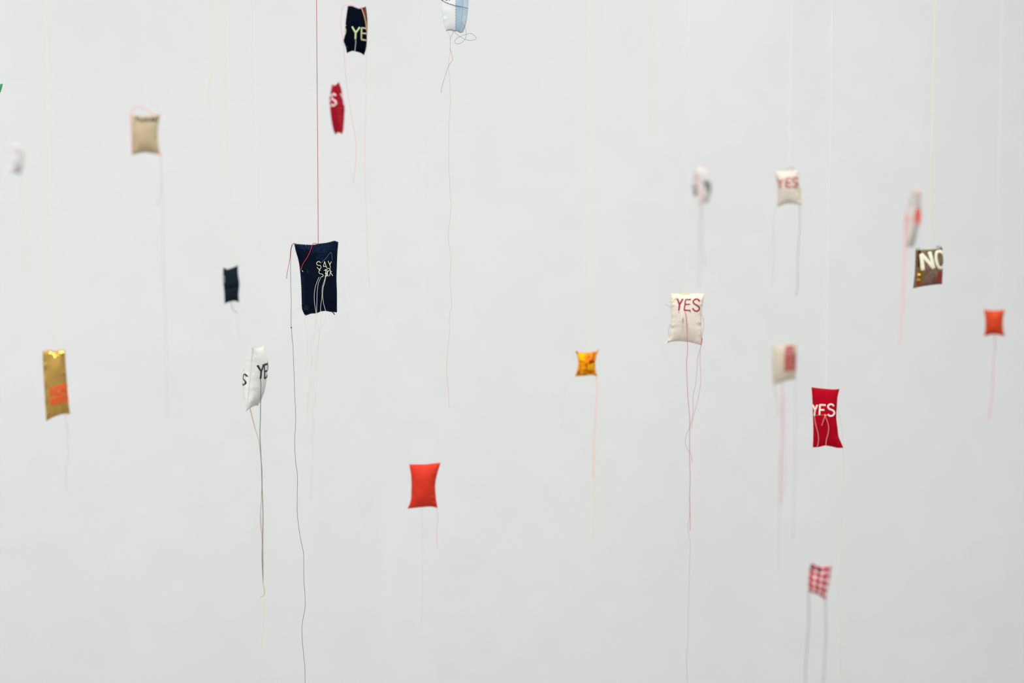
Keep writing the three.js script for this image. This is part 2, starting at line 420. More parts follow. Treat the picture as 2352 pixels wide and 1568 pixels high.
// stroke alphabet in a unit box, y down
const S_ = { curve: true, p: [[.95, .2], [.72, .02], [.35, .0], [.06, .16], [.14, .38], [.5, .5], [.85, .62], [.95, .84], [.65, 1.0], [.3, 1.0], [.03, .8]] };
const O_ = { curve: true, p: [[.5, 0], [.12, .14], [0, .5], [.12, .86], [.5, 1], [.88, .86], [1, .5], [.88, .14], [.5, 0]] };
const FONT = {
  Y: [[[0, 0], [.5, .48]], [[1, 0], [.5, .48], [.5, 1]]],
  E: [[[0, 0], [0, 1]], [[0, .03], [1, .03]], [[0, .5], [.85, .5]], [[0, .97], [1, .97]]],
  S: [S_], O: [O_],
  N: [[[0, 1], [0, 0]], [[0, 0], [1, 1]], [[1, 1], [1, 0]]],
  H: [[[0, 0], [0, 1]], [[1, 0], [1, 1]], [[0, .5], [1, .5]]],
  A: [[[0, 1], [.5, 0], [1, 1]], [[.2, .65], [.8, .65]]],
  R: [[[0, 1], [0, 0]], { curve: true, p: [[0, .02], [.8, .08], [.85, .38], [0, .5]] }, [[.4, .5], [1, 1]]],
  u: [{ curve: true, p: [[0, .3], [.02, .85], [.45, 1], [.85, .8], [.95, .3]] }, [[.95, .3], [1, 1]]],
  h: [[[0, -.1], [0, 1]], { curve: true, p: [[0, .6], [.45, .3], [.9, .5], [.95, 1]] }],
  w: [[[0, .3], [.25, 1], [.5, .4], [.75, 1], [1, .3]]],
  l: [[[.4, -.1], [.4, 1]]],
  y: [[[0, .3], [.5, .85]], [[1, .3], [.3, 1.3]]],
};
const fit = (ch, x, y, w, h, slant = 0, skew = 0) => FONT[ch].map(st => {
  const f = (p) => [x + p[0] * w + (0.5 - p[1]) * slant, y + p[1] * h + p[0] * skew];
  return st.curve !== undefined ? { curve: true, p: st.p.map(f) } : st.map(f);
});
const C = (...p) => ({ curve: true, p });
const PALE = '#e6e6e2', CREAMTHREAD = '#e4dfc4';

// 1 — navy pouch, SAY above a tangle of overstitched letters, in focus, on a red thread
{
  const p = new Pouch({
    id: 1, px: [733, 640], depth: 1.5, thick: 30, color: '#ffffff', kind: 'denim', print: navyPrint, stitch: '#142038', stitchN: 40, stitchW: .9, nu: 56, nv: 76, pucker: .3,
    label: 'large dark navy denim pouch embroidered SAY in pale yellow, hanging on a red thread',
    outline: { tl: [676, 560], top: [[690, 561], [705, 562], [720, 562], [731, 560], [745, 558], [757, 556], [768, 553]], tr: [777, 556], right: [[775, 580], [774, 605], [773, 640], [774, 675], [774, 700]], br: [774, 717], bottom: [[760, 716], [748, 714], [737, 715], [727, 719], [715, 720]], bl: [701, 725], left: [[679, 575], [686, 600], [690, 630], [692, 660], [693, 690], [694, 710]] },
  });
  p.hang(731, 560, 1.35, '#b02a38');
  const w = 1.3, c = '#d8d8a8', c2 = '#e6e4c8';
  p.letter([C([736.6, 603.8], [733, 600.5], [729, 601.6], [727.2, 605.2], [729, 608.3], [732.1, 609.2], [735.7, 609.8], [737.7, 612.5], [736.2, 616.3], [733, 618.1], [729.9, 615.9], [728.1, 613.2])], w, c, { label: 'pale yellow embroidered letter S' });
  p.letter([[[742.9, 612.8], [744.6, 603.4], [746, 600.3], [747.8, 607.9], [750.9, 615.9]], [[742.9, 611.9], [748.7, 611.9]]], w, c, { label: 'pale yellow embroidered letter A' });
  p.letter([[[753.6, 598.9], [757.6, 607.9], [759.4, 615]], [[761.2, 600.3], [757.6, 607.9]]], w, c, { label: 'pale yellow embroidered letter Y' });
  p.letter([C([736.6, 620.4], [733.5, 620.8], [732.4, 624.4], [733.9, 627.9], [737, 628.8], [740.6, 629.7], [742.2, 632.4], [740.6, 635.1], [737, 636])], w, c, { label: 'pale yellow embroidered letter S' });
  p.letter([[[748.2, 617.7], [748.2, 633.8]], [[743.8, 620.8], [752.2, 619]], [[746.4, 627.5], [751.3, 627.5]], [[745.5, 633.8], [753.1, 632.9]]], w, c2);
  p.letter([[[757.6, 618.6], [752.7, 623.9], [750.5, 631], [749.5, 634]], [[751.3, 620.4], [751.6, 627], [754, 634.6]]], w * .9, c2);
  p.letter([[[758.5, 618.6], [758.9, 624.8], [757.1, 633.8]], [[759.8, 626.6], [764.3, 633.3]], [[759, 625], [762, 623]]], w, c2);
  p.letter([[[751.3, 616.3], [755, 616], [758.9, 616.8]]], 1.1, c2, { name: 'linking_stitch' });
  p.letter([[[733, 618], [734, 620.5]]], 1.2, c, { name: 'linking_stitch' });
  p.thread([[681, 560], [676, 558.5], [672, 560], [668, 572], [666.5, 588], [664, 604], [660.5, 622], [658, 640]], 1.2, '#b02a38', { z: 3 });
  p.thread([[681, 561], [675, 560], [671, 564], [668.5, 576], [667.5, 600], [668, 650], [669, 690], [669, 750], [673, 800], [676, 880], [679, 970], [677, 1010], [679, 1060], [683, 1090], [683, 1180], [690, 1235], [697, 1270], [698, 1330], [701, 1390], [693.5, 1440], [697, 1500], [700, 1530], [701, 1568], [702, 1640]], .95, '#34405a', { z: 2 });
  p.thread([[731, 560], [725, 559], [720, 558.5], [716, 566], [712, 578], [705, 592], [696, 606], [691, 620]], 1.4, '#b82434');
  p.thread([[694, 621], [696, 624]], 1.3, '#d8dcd8');
  p.thread([[738, 603], [748, 594], [756, 583], [760, 579.5], [762, 585], [763, 598]], 1.2, '#33547c');
  for (const pts of [
    [[733, 636], [729, 645], [724, 660], [722, 675], [722, 690], [724, 707], [726, 719], [728, 740], [732, 755], [731, 800], [729, 850], [723, 930], [720, 1000], [717, 1080], [714, 1150]],
    [[737, 637], [732, 648], [729, 665], [728, 690], [727, 719], [723, 760], [719, 800], [713, 850], [709, 925], [702, 985], [699, 1010]],
    [[748, 634], [744, 647], [740, 663], [739.5, 680], [737, 700], [736, 716], [737, 745], [732, 780], [726, 830], [722, 880], [724, 925], [709, 950], [706, 900]],
    [[749, 634], [746.5, 645], [742, 663], [741, 680], [744, 700], [748, 715], [749, 735], [738, 750], [726, 762], [718, 775], [716, 840], [718, 960], [716, 1020]]]) p.thread(pts, .95, '#d6d4c8');
  p.thread([[763, 716], [766, 719], [769, 722.5]], 2.2, '#101a2c');
  p.thread([[694, 706], [688, 708], [680, 714], [672, 722], [668, 735]], .7, '#d8d8d4');
  p.thread([[702, 722], [700, 740], [706, 770], [707, 800], [704, 850], [712, 880], [713, 940]], .7, '#d8d8d2');
  p.knot(669, 752, 1.8, '#2c3850');
  p.fray(46, 3.2, '#1d2c48'); p.fray(10, 3, '#1d2c48', 'bottom');
}
// 2 — navy pouch with YES wrapping its seam
{
  const p = new Pouch({
    id: 2, px: [817, 70], depth: 1.64, thick: 34, color: '#0f1c32', kind: 'denim', stitch: '#101a2c', label: 'narrow dark navy pouch with pale green YES wrapping round its seam',
    outline: { tl: [799, 14], top: [[808, 14], [818, 18], [825, 20], [832, 18]], tr: [840, 15], right: [[843, 35], [844, 55], [843, 85], [841, 110]], br: [836, 127], bottom: [[829, 122], [820, 119], [810, 117], [803, 119]], bl: [797, 122], left: [[794, 108], [789.5, 93], [792, 82], [793, 60], [796, 35]] },
  });
  p.hang(819, 18, .6, PALE);
  const c = '#b9c495';
  p.letter([[[808.5, 61], [813, 69], [817, 75.5]], [[826.5, 62.5], [822, 69], [817, 75.5], [816.3, 90]]], 4.2, c, { label: 'pale green embroidered letter Y' });
  p.letter([[[830.5, 64], [830, 91]], [[830, 64], [842.5, 66]], [[830, 76.5], [841.5, 77.5]], [[829.5, 91], [841.5, 93]]], 3.4, '#b8b894', { label: 'pale green embroidered letter E' });
  p.letter([C([794.5, 60], [793, 57], [792.6, 64], [794, 68], [793.6, 76], [792, 81])], 2, c, { label: 'edge of a pale green embroidered letter S' });
  p.thread([[799, 13], [793, 10], [787, 18], [784, 35], [783, 60], [786, 80], [789, 96], [791, 130], [793, 160], [797, 200], [804, 245], [811, 288], [816, 310], [818, 350], [814, 400], [810, 420]], 1.1, '#e4aab0', { z: 0 });
  p.thread([[800, 12], [809, 12], [816, 15], [823, 18], [832, 16.5]], 1.8, '#eeb0c4', { z: 0 });
  p.thread([[830, 17], [834, 26], [838, 40], [841, 55], [842.5, 72], [843, 90], [842, 120], [841, 140], [840, 250], [838, 400], [842, 500], [846, 620], [850, 660]], .95, '#e4c8b2');
  p.thread([[829, 17], [833, 26], [837, 40], [840, 55], [841.5, 70]], 1.7, '#a8924a');
  p.thread([[836, 17], [838.5, 26], [840, 38], [841.5, 52], [842.5, 62]], 1.7, '#b8344a');
  p.thread([[816.5, 90], [817, 98], [816, 108], [815, 118]], 2.2, '#8b9494');
  p.thread([[797, 106], [797, 109]], 2.2, '#4a4466');
}
// 3 — pale denim pouch cut by the frame's top edge
{
  const p = new Pouch({
    id: 3, px: [1045, 0], depth: 1.5, thick: 26, color: '#ffffff', kind: 'cotton', print: paleDenimPrint, label: 'pale washed denim pouch with a blue seam band and a curled grey thread',
    outline: { tl: [1010, -84], top: [[1025, -82], [1045, -81], [1065, -83]], tr: [1081, -86], right: [[1078, -40], [1076, 0], [1074, 35], [1069, 60]], br: [1064, 74], bottom: [[1058, 76], [1052, 73], [1045, 71], [1038, 70], [1030, 70]], bl: [1025, 71.5], left: [[1011, -40], [1014, 0], [1015, 30], [1020, 58]] },
  });
  p.hang(1045, -81, 1, PALE);
  const d = '#2c3c38';
  p.letter([[[1017, -14], [1018, -2]], [[1014, 0.5], [1019, -.5]]], 1.6, d);
  p.letter([C([1026, -9], [1023, -5], [1023, -1], [1026, .5], [1029, -1], [1029, -6], [1026, -9])], 1.6, d);
  p.letter([[[1032, -12], [1032, 0]], [[1031, .3], [1034, .2]], C([1032, -6], [1035, -8], [1036, -3], [1036, -1])], 1.4, d);
  p.thread([[1014.5, 1], [1022, 4.5], [1030, 8], [1039, 11], [1047, 13], [1060, 15.5], [1068, 17.5], [1075, 19]], 1.1, '#3a4846');
  for (let y = -70; y < 66; y += 6.5) p.thread([[1046.5 + rr(-.4, .4), y], [1046.6, y + 2.6]], .9, '#5c6a70', { name: 'topstitch' });
  p.thread([[1060, 51], [1064, 56], [1067, 60], [1070, 70], [1071, 80], [1068, 90], [1060, 98], [1052, 101], [1044, 97], [1047, 90], [1057, 84], [1070, 79], [1081, 77], [1090, 82], [1094, 88], [1088, 92], [1080, 93], [1070, 91], [1060, 86], [1051, 80], [1043, 73]], .8, '#68726e', { z: 10 });
  p.thread([[1024, 71], [1030, 69.5], [1036, 69.5], [1041, 71], [1047, 72]], 1.3, '#6c7270', { z: 3 });
  p.thread([[1042, 72], [1038, 80], [1035, 88], [1034.6, 112], [1037, 124], [1039.5, 137], [1031, 150], [1024, 170], [1015, 200], [1013, 214]], .8, '#987274', { z: 2 });
  p.thread([[1029, 72], [1032, 80], [1034, 88], [1034, 113], [1031, 140], [1031, 155], [1033, 190], [1035, 230], [1032, 270], [1031, 330], [1031, 370], [1034, 440], [1036, 470], [1034, 500], [1030, 545], [1036, 595], [1034, 640], [1037, 685], [1037, 708], [1033, 720], [1032, 770], [1028, 810], [1026, 850], [1030, 900], [1032, 938]], .75, '#d8aa92', { z: 2 });
}
// 4 — crimson pouch seen along its edge
{
  const p = new Pouch({
    id: 4, px: [774, 250], depth: 1.8, own: true, yaw: 104, roll: 3, thick: 30, color: '#a80e26', kind: 'cotton', stitch: '#c63a48', label: 'crimson pouch turned edge-on showing a single white S, beneath the narrow navy pouch',
    outline: { tl: [-33, -57], top: [[-15, -54], [10, -54]], tr: [31, -59], right: [[28, -20], [28, 25]], br: [33, 56], bottom: [[10, 53], [-12, 54]], bl: [-33, 60], left: [[-28, 20], [-28, -20]] },
  });
  p.hang(0, -54, .6, PALE);
  for (const back of [false, true]) { const x = [-26, -8, 10]; ['Y', 'E', 'S'].forEach((ch, i) => p.letter(fit(ch, x[i] - 1, -32, 15, 26), 4.6, '#e6c8cc', { own: true, back, label: 'white embroidered letter ' + ch })); }
  p.thread([[797, 300], [798, 420], [796, 560], [799, 740]], 1.1, '#e0dad4', { free: 0.02 });
}
// 5 — beige linen pouch
{
  const p = new Pouch({
    id: 5, px: [335, 308], depth: 2.05, thick: 40, color: '#d0bb98', kind: 'linen', stitch: '#d8c4a8', stitchN: 18, label: 'beige linen pouch with blurred dark lettering along its top and a pink thread loop',
    outline: { tl: [302, 264], top: [[315, 265], [335, 266], [355, 264]], tr: [367, 263], right: [[363, 290], [362, 320], [365, 340]], br: [369, 355], bottom: [[350, 352], [330, 350], [315, 353]], bl: [303, 356], left: [[304, 330], [304, 300]] },
  });
  p.hang(335, 266, 1, PALE);
  ['h', 'u', 'y', 'u', 'w', 'l'].forEach((ch, i) => p.letter(fit(ch, 313 + i * 9, 267 + (i === 1 ? 1 : 0), 7.4, 11), 3, '#2c3036'));
  p.thread([[352, 264], [344, 256], [332, 248], [318, 246], [306, 250], [301, 262], [301, 300], [303, 335], [303, 356]], 2.4, '#f0a4b0', { free: -.006 });
  p.thread([[366, 264], [368, 268]], 4, '#ee98a4', { free: 0 }); p.thread([[364, 352], [370, 357]], 4, '#e87e84', { free: 0 });
  p.thread([[369, 356], [371, 390], [371, 420], [369, 448], [362, 472]], 1.6, '#b4bab8', { free: 0 });
  p.thread([[369, 356], [373, 440], [375, 600], [380, 760], [383, 960]], 1.2, '#b8c4c8', { free: 0.01 });
}
// 6 — small white pouch at the far side
{
  const p = new Pouch({
    id: 6, px: [35, 364], depth: 2.5, own: true, yaw: 60, roll: -4, thick: 36, color: '#f4f1f1', kind: 'cotton', label: 'small white pouch with mauve and yellow stitches, near the green pouch',
    outline: { tl: [-24, -35], tr: [23, -34], right: [[20, 0]], br: [25, 36], bottom: [[0, 32]], bl: [-23, 35], left: [[-20, 0]] },
  });
  p.hang(0, -34, 1, CREAMTHREAD);
  p.letter([[[-18, -22], [-10, -10]], [[-6, -24], [-12, -8]]], 3.4, '#c9b8bc', { own: true }); p.letter([[[-22, 8], [-14, 20]], [[-16, 5], [-9, 19]]], 3.4, '#c6c0c6', { own: true });
  p.letter([[[8, -12], [16, 0]]], 6, '#e2c448', { own: true, name: 'yellow_stitch' }); p.letter([[[-12, 0], [-4, 6]]], 4, '#d8d49a', { own: true, back: true, name: 'yellow_stitch' });
  p.letter([[[10, -24], [16, -12]], [[8, -8], [16, -2]]], 4, '#c4b2b6', { own: true, back: true });
  p.thread([[47, 396], [53, 440], [56, 540], [60, 620]], 1.6, '#ddd2b8', { free: 0 });
}
// 7 — green pouch cut by the frame's side
{
  const p = new Pouch({
    id: 7, px: [-38, 262], depth: 1.55, thick: 30, color: '#2f9c68', kind: 'satin', stitch: '#2c8c60', label: 'bright green satin pouch with flared corners, the only green one',
    outline: { tl: [-82, 200], top: [[-60, 203], [-35, 201], [-10, 195]], tr: [6.5, 192], right: [[4, 203], [-1, 218], [-6, 245], [-7, 290]], br: [-3, 333], bottom: [[-25, 326], [-55, 327]], bl: [-80, 336], left: [[-72, 300], [-72, 240]] },
  });
  p.hang(-38, 201, 1, PALE);
}
// 8 — slate pouch pinched at its middle
{
  const p = new Pouch({
    id: 8, px: [531, 653], depth: 1.85, thick: 26, color: '#1a242c', kind: 'cotton', stitch: '#2c363c', stitchN: 14, waist: .58, label: 'small charcoal slate pouch pinched across its middle, with a stubby grey tail thread',
    outline: { tl: [513, 614], top: [[520, 617], [530, 616], [540, 612]], tr: [546, 609], right: [[547, 630], [550, 652], [548, 675]], br: [549, 694], bottom: [[540, 691], [530, 692]], bl: [516, 697], left: [[515, 670], [512, 640]] },
  });
  p.hang(530, 616, 1.2, CREAMTHREAD);
  p.thread([[513, 632], [515, 638], [514, 644], [516, 648]], 1.6, '#c8ccca'); p.thread([[519, 617], [524, 618], [528, 615]], 1.5, '#c8ccca', { z: 1 });
  p.thread([[531, 693], [532, 702], [535, 710], [540, 715], [546, 717]], 3.4, '#b3bab8', { free: 0 });
  p.thread([[541, 694], [546, 740], [551, 784]], 1.3, '#cfd2d0', { free: 0 });
}
// 9 — gold pouch with an orange word block
{
  const p = new Pouch({
    id: 9, px: [128, 884], depth: 1.83, thick: 26, color: '#b08c44', kind: 'gold', stitch: '#d4b048', stitchN: 24, pucker: .5, label: 'tall metallic gold pouch with a block of fluorescent orange lettering near its bottom',
    outline: { tl: [98, 806], top: [[112, 804], [125, 806], [138, 803]], tr: [149, 803], right: [[151, 840], [154, 880], [157, 920]], br: [161, 951], bottom: [[148, 950], [135, 953], [120, 959]], bl: [106, 967], left: [[104, 930], [101, 880], [99, 840]] },
  });
  p.hang(122, 806, 1.5, CREAMTHREAD);
  const o = '#d6500e';
  [['H', 117, 888], ['O', 130, 885.5], ['R', 144, 883]].forEach(([ch, x, y]) => p.letter(fit(ch, x, y, 9.5, 19, 0, -1), 5.8, o));
  [['N', 119, 912], ['Y', 132, 909.5], ['H', 145, 907]].forEach(([ch, x, y]) => p.letter(fit(ch, x, y, 9.5, 19, 0, -1), 5.8, o));
  p.letter([[[115, 908], [158, 904]]], 3, o, { name: 'orange_stitch_line' });
  p.thread([[150, 950], [153, 968], [156, 985], [161, 1005]], 1.5, '#e6bcb8', { free: 0 });
  p.thread([[151, 950], [155, 1010], [157, 1050], [151, 1080], [154, 1125]], 1.3, '#b9cccc', { free: 0.01 });
  const sq = new THREE.CylinderGeometry(2.6 * p.scale, 2.6 * p.scale, .5 * p.scale, 14);
  for (const [x, y, t] of [[115, 810, .6], [123, 813, .66], [126, 819, .56], [133, 815, .6], [139, 809, .62], [144, 808, .58]]) {
    const m = mesh('sequin', sq, sequinGold, p.g), q = p.onPhoto(x, y); m.position.set(q[0], q[1], q[2] + p.scale); m.rotation.set(Math.PI / 2 - t, 0, 0); m.rotation.order = 'YXZ'; m.rotation.y = rr(.1, .4);
  }
}
// 10 — white pouch seen along its seam
{
  const p = new Pouch({
    id: 10, px: [586, 868], depth: 1.6, own: true, yaw: 70, roll: -6, thick: 52, vp: .58, color: '#eceae6', kind: 'cotton', pucker: .12, lump: .08, label: 'white cotton pouch turned along its seam, black YES stitched on both faces',
    outline: { tl: [-38, -72], top: [[-15, -70], [15, -70]], tr: [40, -74], right: [[35, -30], [34, 30]], br: [38, 66], bottom: [[15, 64], [-15, 67]], bl: [-40, 73], left: [[-36, 30], [-35, -30]] },
  });
  p.hang(0, -70, .6, '#e6e5dc');
  const x = [-30, -10, 12];
  for (const back of [false, true]) ['Y', 'E', 'S'].forEach((ch, i) => p.letter(fit(ch, back ? x[i] + 11 : x[i], back ? -22 + i * 7 : -33 - i * 1.5, back ? 10 : 17, back ? 25 : 32, 2, -1.5), back ? 3.6 : 4.8, '#0c1218', { own: true, back, label: 'black embroidered letter ' + ch }));
  p.thread([[597, 868], [599, 876], [599, 900], [598, 960], [597, 1000], [600, 1060], [602, 1120], [604, 1190], [603, 1240], [602, 1280], [604, 1330]], 1.7, '#4c565a', { free: -.02 });
  p.thread([[574, 938], [578, 955], [586, 985], [594, 1010], [599, 1050], [602, 1090], [600, 1150], [598, 1195], [602, 1240], [604, 1300], [605, 1345], [608, 1355], [605, 1368], [598, 1371]], 1.6, '#bca283', { free: -.012 });
  p.thread([[575, 938], [585, 978], [596, 1020], [601, 1080], [601, 1130], [599, 1180], [604, 1240], [605, 1290], [603, 1340]], 1.0, '#c4a094', { free: -.01 });
  p.thread([[605, 1340], [607, 1400], [604, 1450], [600, 1490]], 1.2, '#d8d29c', { free: -.012 });
  for (const [f, n] of [[p.L, 'L'], [p.R, 'R'], [p.T, 'T'], [p.B, 'B']]) {   // seam ridge, its grey put in for the shade of the seam groove
    const pts = []; for (let i = 0; i <= 14; i++) { const q = f(i / 14); pts.push(V(q[0], q[1], rr(-.3, .3) * p.scale)); }
    p.tube('seam_shade_ridge', pts, 2.2, '#cfccc6');
  }
  p.letter([[[-39, -71], [-33, -69]]], 3.4, '#e4e070', { own: true, name: 'yellow_stitch' }); p.letter([[[30, -71], [38, -73]]], 3.6, '#e4e070', { own: true, name: 'yellow_stitch' });
}
// 11 — plain orange-red pouch
{
  const p = new Pouch({
    id: 11, px: [973, 1115], depth: 1.7, thick: 44, color: '#da2e12', kind: 'satin', stitch: '#e0442a', stitchN: 20, label: 'plain orange-red satin pouch, broad and unlettered, with flared corners',
    outline: { tl: [940, 1066], top: [[955, 1066], [975, 1066], [995, 1064]], tr: [1012, 1062], right: [[1005, 1085], [1000, 1110], [1001, 1140]], br: [1005, 1166], bottom: [[990, 1163], [970, 1164], [950, 1166]], bl: [936, 1168], left: [[943, 1150], [945, 1120], [944, 1090]] },
  });
  p.hang(975, 1065, .6, PALE);
  p.thread([[1003, 1166], [1006, 1190], [1003, 1215], [1005, 1260]], 1.2, '#d8b2b0', { free: 0 }); p.thread([[969, 1164], [971, 1300], [968, 1450]], 1.0, '#d6cec4', { free: 0 });
}
// 12 — small printed yellow pouch
{
  const p = new Pouch({
    id: 12, px: [1348, 835], depth: 1.78, thick: 28, color: '#ffffff', kind: 'cotton', print: sweetPrint, stitch: '#c85a20', stitchN: 14, label: 'small square pouch in a yellow and rust-red print with one long peach thread',
    outline: { tl: [1322, 805], top: [[1332, 809], [1347, 809], [1363, 808]], tr: [1375, 803], right: [[1369, 820], [1367, 840], [1369, 855]], br: [1372, 864], bottom: [[1360, 861], [1345, 862]], bl: [1321, 864], left: [[1327, 845], [1328, 825]] },
  });
  p.hang(1350, 809, 1.2, CREAMTHREAD);
  p.thread([[1370, 862], [1371, 900], [1369, 940], [1366, 980], [1364, 1030], [1362, 1100]], 1.7, '#ecb8a6', { free: 0 });
  p.thread([[1371, 862], [1370, 930], [1366, 1000], [1364, 1100], [1365, 1170], [1362, 1240]], 1.3, '#e4d096', { free: 0.006 });
  p.thread([[1325, 862], [1302, 874], [1294, 920], [1291, 985]], 1.0, '#dcdcc4', { free: 0.01 });
}
// 13 — cream pouch, YES in dark red
{
  const p = new Pouch({
    id: 13, px: [1575, 732], depth: 1.62, thick: 38, color: '#efe3d4', kind: 'cotton', stitch: '#ddd6bc', stitchN: 26, nu: 52, nv: 66, label: 'cream pouch with YES in dark red and a long fine red thread down its front',
    outline: { tl: [1540, 673], top: [[1555, 675], [1575, 675], [1600, 674]], tr: [1618, 674], right: [[1614, 700], [1611, 730], [1612, 760]], br: [1611, 793], bottom: [[1595, 788], [1580, 785], [1560, 783], [1545, 784]], bl: [1529, 787], left: [[1538, 770], [1541, 740], [1541, 705]] },
  });
  p.hang(1577, 675, .6, '#e6e5dc');
  const c = '#8c1028';
  p.letter([[[1555.7, 685.5], [1560.8, 699.5], [1559.2, 712.5]], [[1568.4, 686], [1560.8, 699.5]]], 4.2, c, { label: 'dark red embroidered letter Y' });
  p.letter([[[1574.8, 688], [1571.3, 712.5]], [[1574.5, 688], [1587, 687.6]], [[1573.5, 699], [1585, 698.4]], [[1571, 711.8], [1586.3, 713]]], 3.3, c, { label: 'dark red embroidered letter E' });
  p.letter([C([1607.3, 692.5], [1604, 688], [1599, 686.6], [1593, 690], [1593, 695.5], [1599, 700], [1605, 704.5], [1606.5, 709.5], [1602, 713.8], [1596, 713.5], [1590.5, 707.5])], 3.8, c, { label: 'dark red embroidered letter S' });
  p.thread([[1573, 713], [1575, 722], [1578, 745], [1579, 770], [1579, 790], [1579.5, 805], [1577, 830], [1578, 870], [1580, 910], [1584, 960], [1584, 990], [1584, 1050], [1585, 1100], [1584, 1140], [1585, 1180], [1585, 1218]], 1.15, '#b4505a');
  p.thread([[1568.6, 730], [1569, 736], [1568.6, 742]], 1.4, '#7c8270'); p.thread([[1568.8, 750], [1568.4, 762]], 1.0, '#c2b4a0');
  p.thread([[1559, 713], [1560, 719]], 1.2, '#c07c80'); p.thread([[1586, 713], [1585.4, 718]], 1.2, '#7a4a4a');
  p.thread([[1612, 722], [1616, 735], [1616, 755], [1613, 770], [1612.5, 782], [1611, 791], [1609, 800], [1608, 830], [1610, 870], [1606, 900], [1600, 930], [1592, 960], [1588, 985]], .95, '#c48a8e', { z: 1 });
  p.thread([[1612, 776], [1611, 790], [1603, 820], [1601, 845], [1598, 880], [1592, 910], [1592, 945], [1586, 975], [1578, 995], [1574, 1012], [1578, 1030], [1586, 1040], [1590, 1060]], .9, '#b87e86', { z: 1 });
  p.thread([[1612.5, 776], [1612, 784], [1610.5, 792]], 2, '#c65434', { z: 2 });
  p.thread([[1585, 1150], [1584, 1180], [1580, 1210], [1583, 1232], [1586, 1245], [1584, 1290], [1581, 1400], [1581, 1460], [1577, 1510], [1579, 1568], [1580, 1620]], 1.0, '#c8a4a8', { z: 16 });
  p.thread([[1540, 744], [1536, 755], [1535, 764], [1537, 771]], 1.1, '#b098a2', { z: 0 });
  p.thread([[1529, 698.5], [1535, 702], [1542, 706]], 1.0, '#8e9690', { z: 1 });
  p.thread([[1562, 676], [1570, 675], [1580, 674.5], [1585, 675]], 2.0, '#dcd860', { z: 1 }); p.thread([[1545, 694], [1548, 688], [1554, 683]], 1.5, '#e0dc84');
  p.thread([[1535, 781], [1531, 786], [1528, 789]], 2.6, '#e6e6ca', { z: 1 });
}
// 14 — white pouch edge-on with black letters
{
  const p = new Pouch({
    id: 14, px: [1612, 427], depth: 2.35, own: true, yaw: 68, roll: 5, thick: 38, color: '#efebe6', kind: 'cotton', label: 'small white pouch edge-on with black letters and pink threads trailing over it',
    outline: { tl: [-28, -40], tr: [27, -41], right: [[24, 0]], br: [27, 40], bottom: [[0, 37]], bl: [-28, 41], left: [[-24, 0]] },
  });
  p.hang(0, -40, 1, PALE);
  for (const back of [false, true]) ['Y', 'E', 'S'].forEach((ch, i) => p.letter(fit(ch, [-19, -3, 12][i], -10 + i * 5, 11, 20), 5, '#181c1c', { own: true, back }));
  p.thread([[1597, 396], [1602, 412], [1606, 428], [1610, 446], [1613, 462]], 3, '#e2a0a4', { free: -.022 }); p.thread([[1611, 388], [1616, 382], [1622, 374]], 2.6, '#eebcc0', { free: 0 });
  p.thread([[1612, 466], [1613, 520], [1612, 560], [1618, 610]], 2.2, '#dcb4bc', { free: 0 }); p.thread([[1609, 466], [1607, 560], [1606, 660]], 2.2, '#c6c4cc', { free: 0.01 });
}
// 15 — cream YES farther off
{
  const p = new Pouch({
    id: 15, px: [1810, 432], depth: 1.92, thick: 36, yaw: -12, color: '#e6dccc', kind: 'cotton', stitch: '#d8ccb0', stitchN: 14, label: 'small blurred cream pouch with YES in rose red and two straight grey threads',
    outline: { tl: [1778, 393], top: [[1795, 394], [1815, 393]], tr: [1834, 391], right: [[1834, 410], [1836, 440]], br: [1841, 472], bottom: [[1828, 468], [1810, 467], [1797, 470]], bl: [1784, 476], left: [[1787, 450], [1784, 415]] },
  });
  p.hang(1812, 393, 1, PALE);
  [['Y', 1786, 411], ['E', 1806, 409], ['S', 1821, 408]].forEach(([ch, x, y]) => p.letter(fit(ch, x, y, ch === 'S' ? 11 : 12.5, 21), 3.8, '#a82438', { label: 'rose red embroidered letter ' + ch }));
  p.thread([[1806, 393], [1810, 386], [1818, 384], [1822, 389], [1816, 393]], 2.4, '#a8b098', { free: 0, name: 'thread_bow' });
  p.thread([[1837, 472], [1837, 520], [1834, 560], [1832, 620], [1832, 660], [1828, 680]], 1.9, '#a2a8a4', { free: 0 }); p.thread([[1785, 474], [1777, 500], [1778, 580], [1772, 660]], 1.3, '#c2c8c6', { free: 0 });
  p.thread([[1838, 430], [1838, 455], [1841, 470]], 2, '#c8a860', { free: -.005 });
}
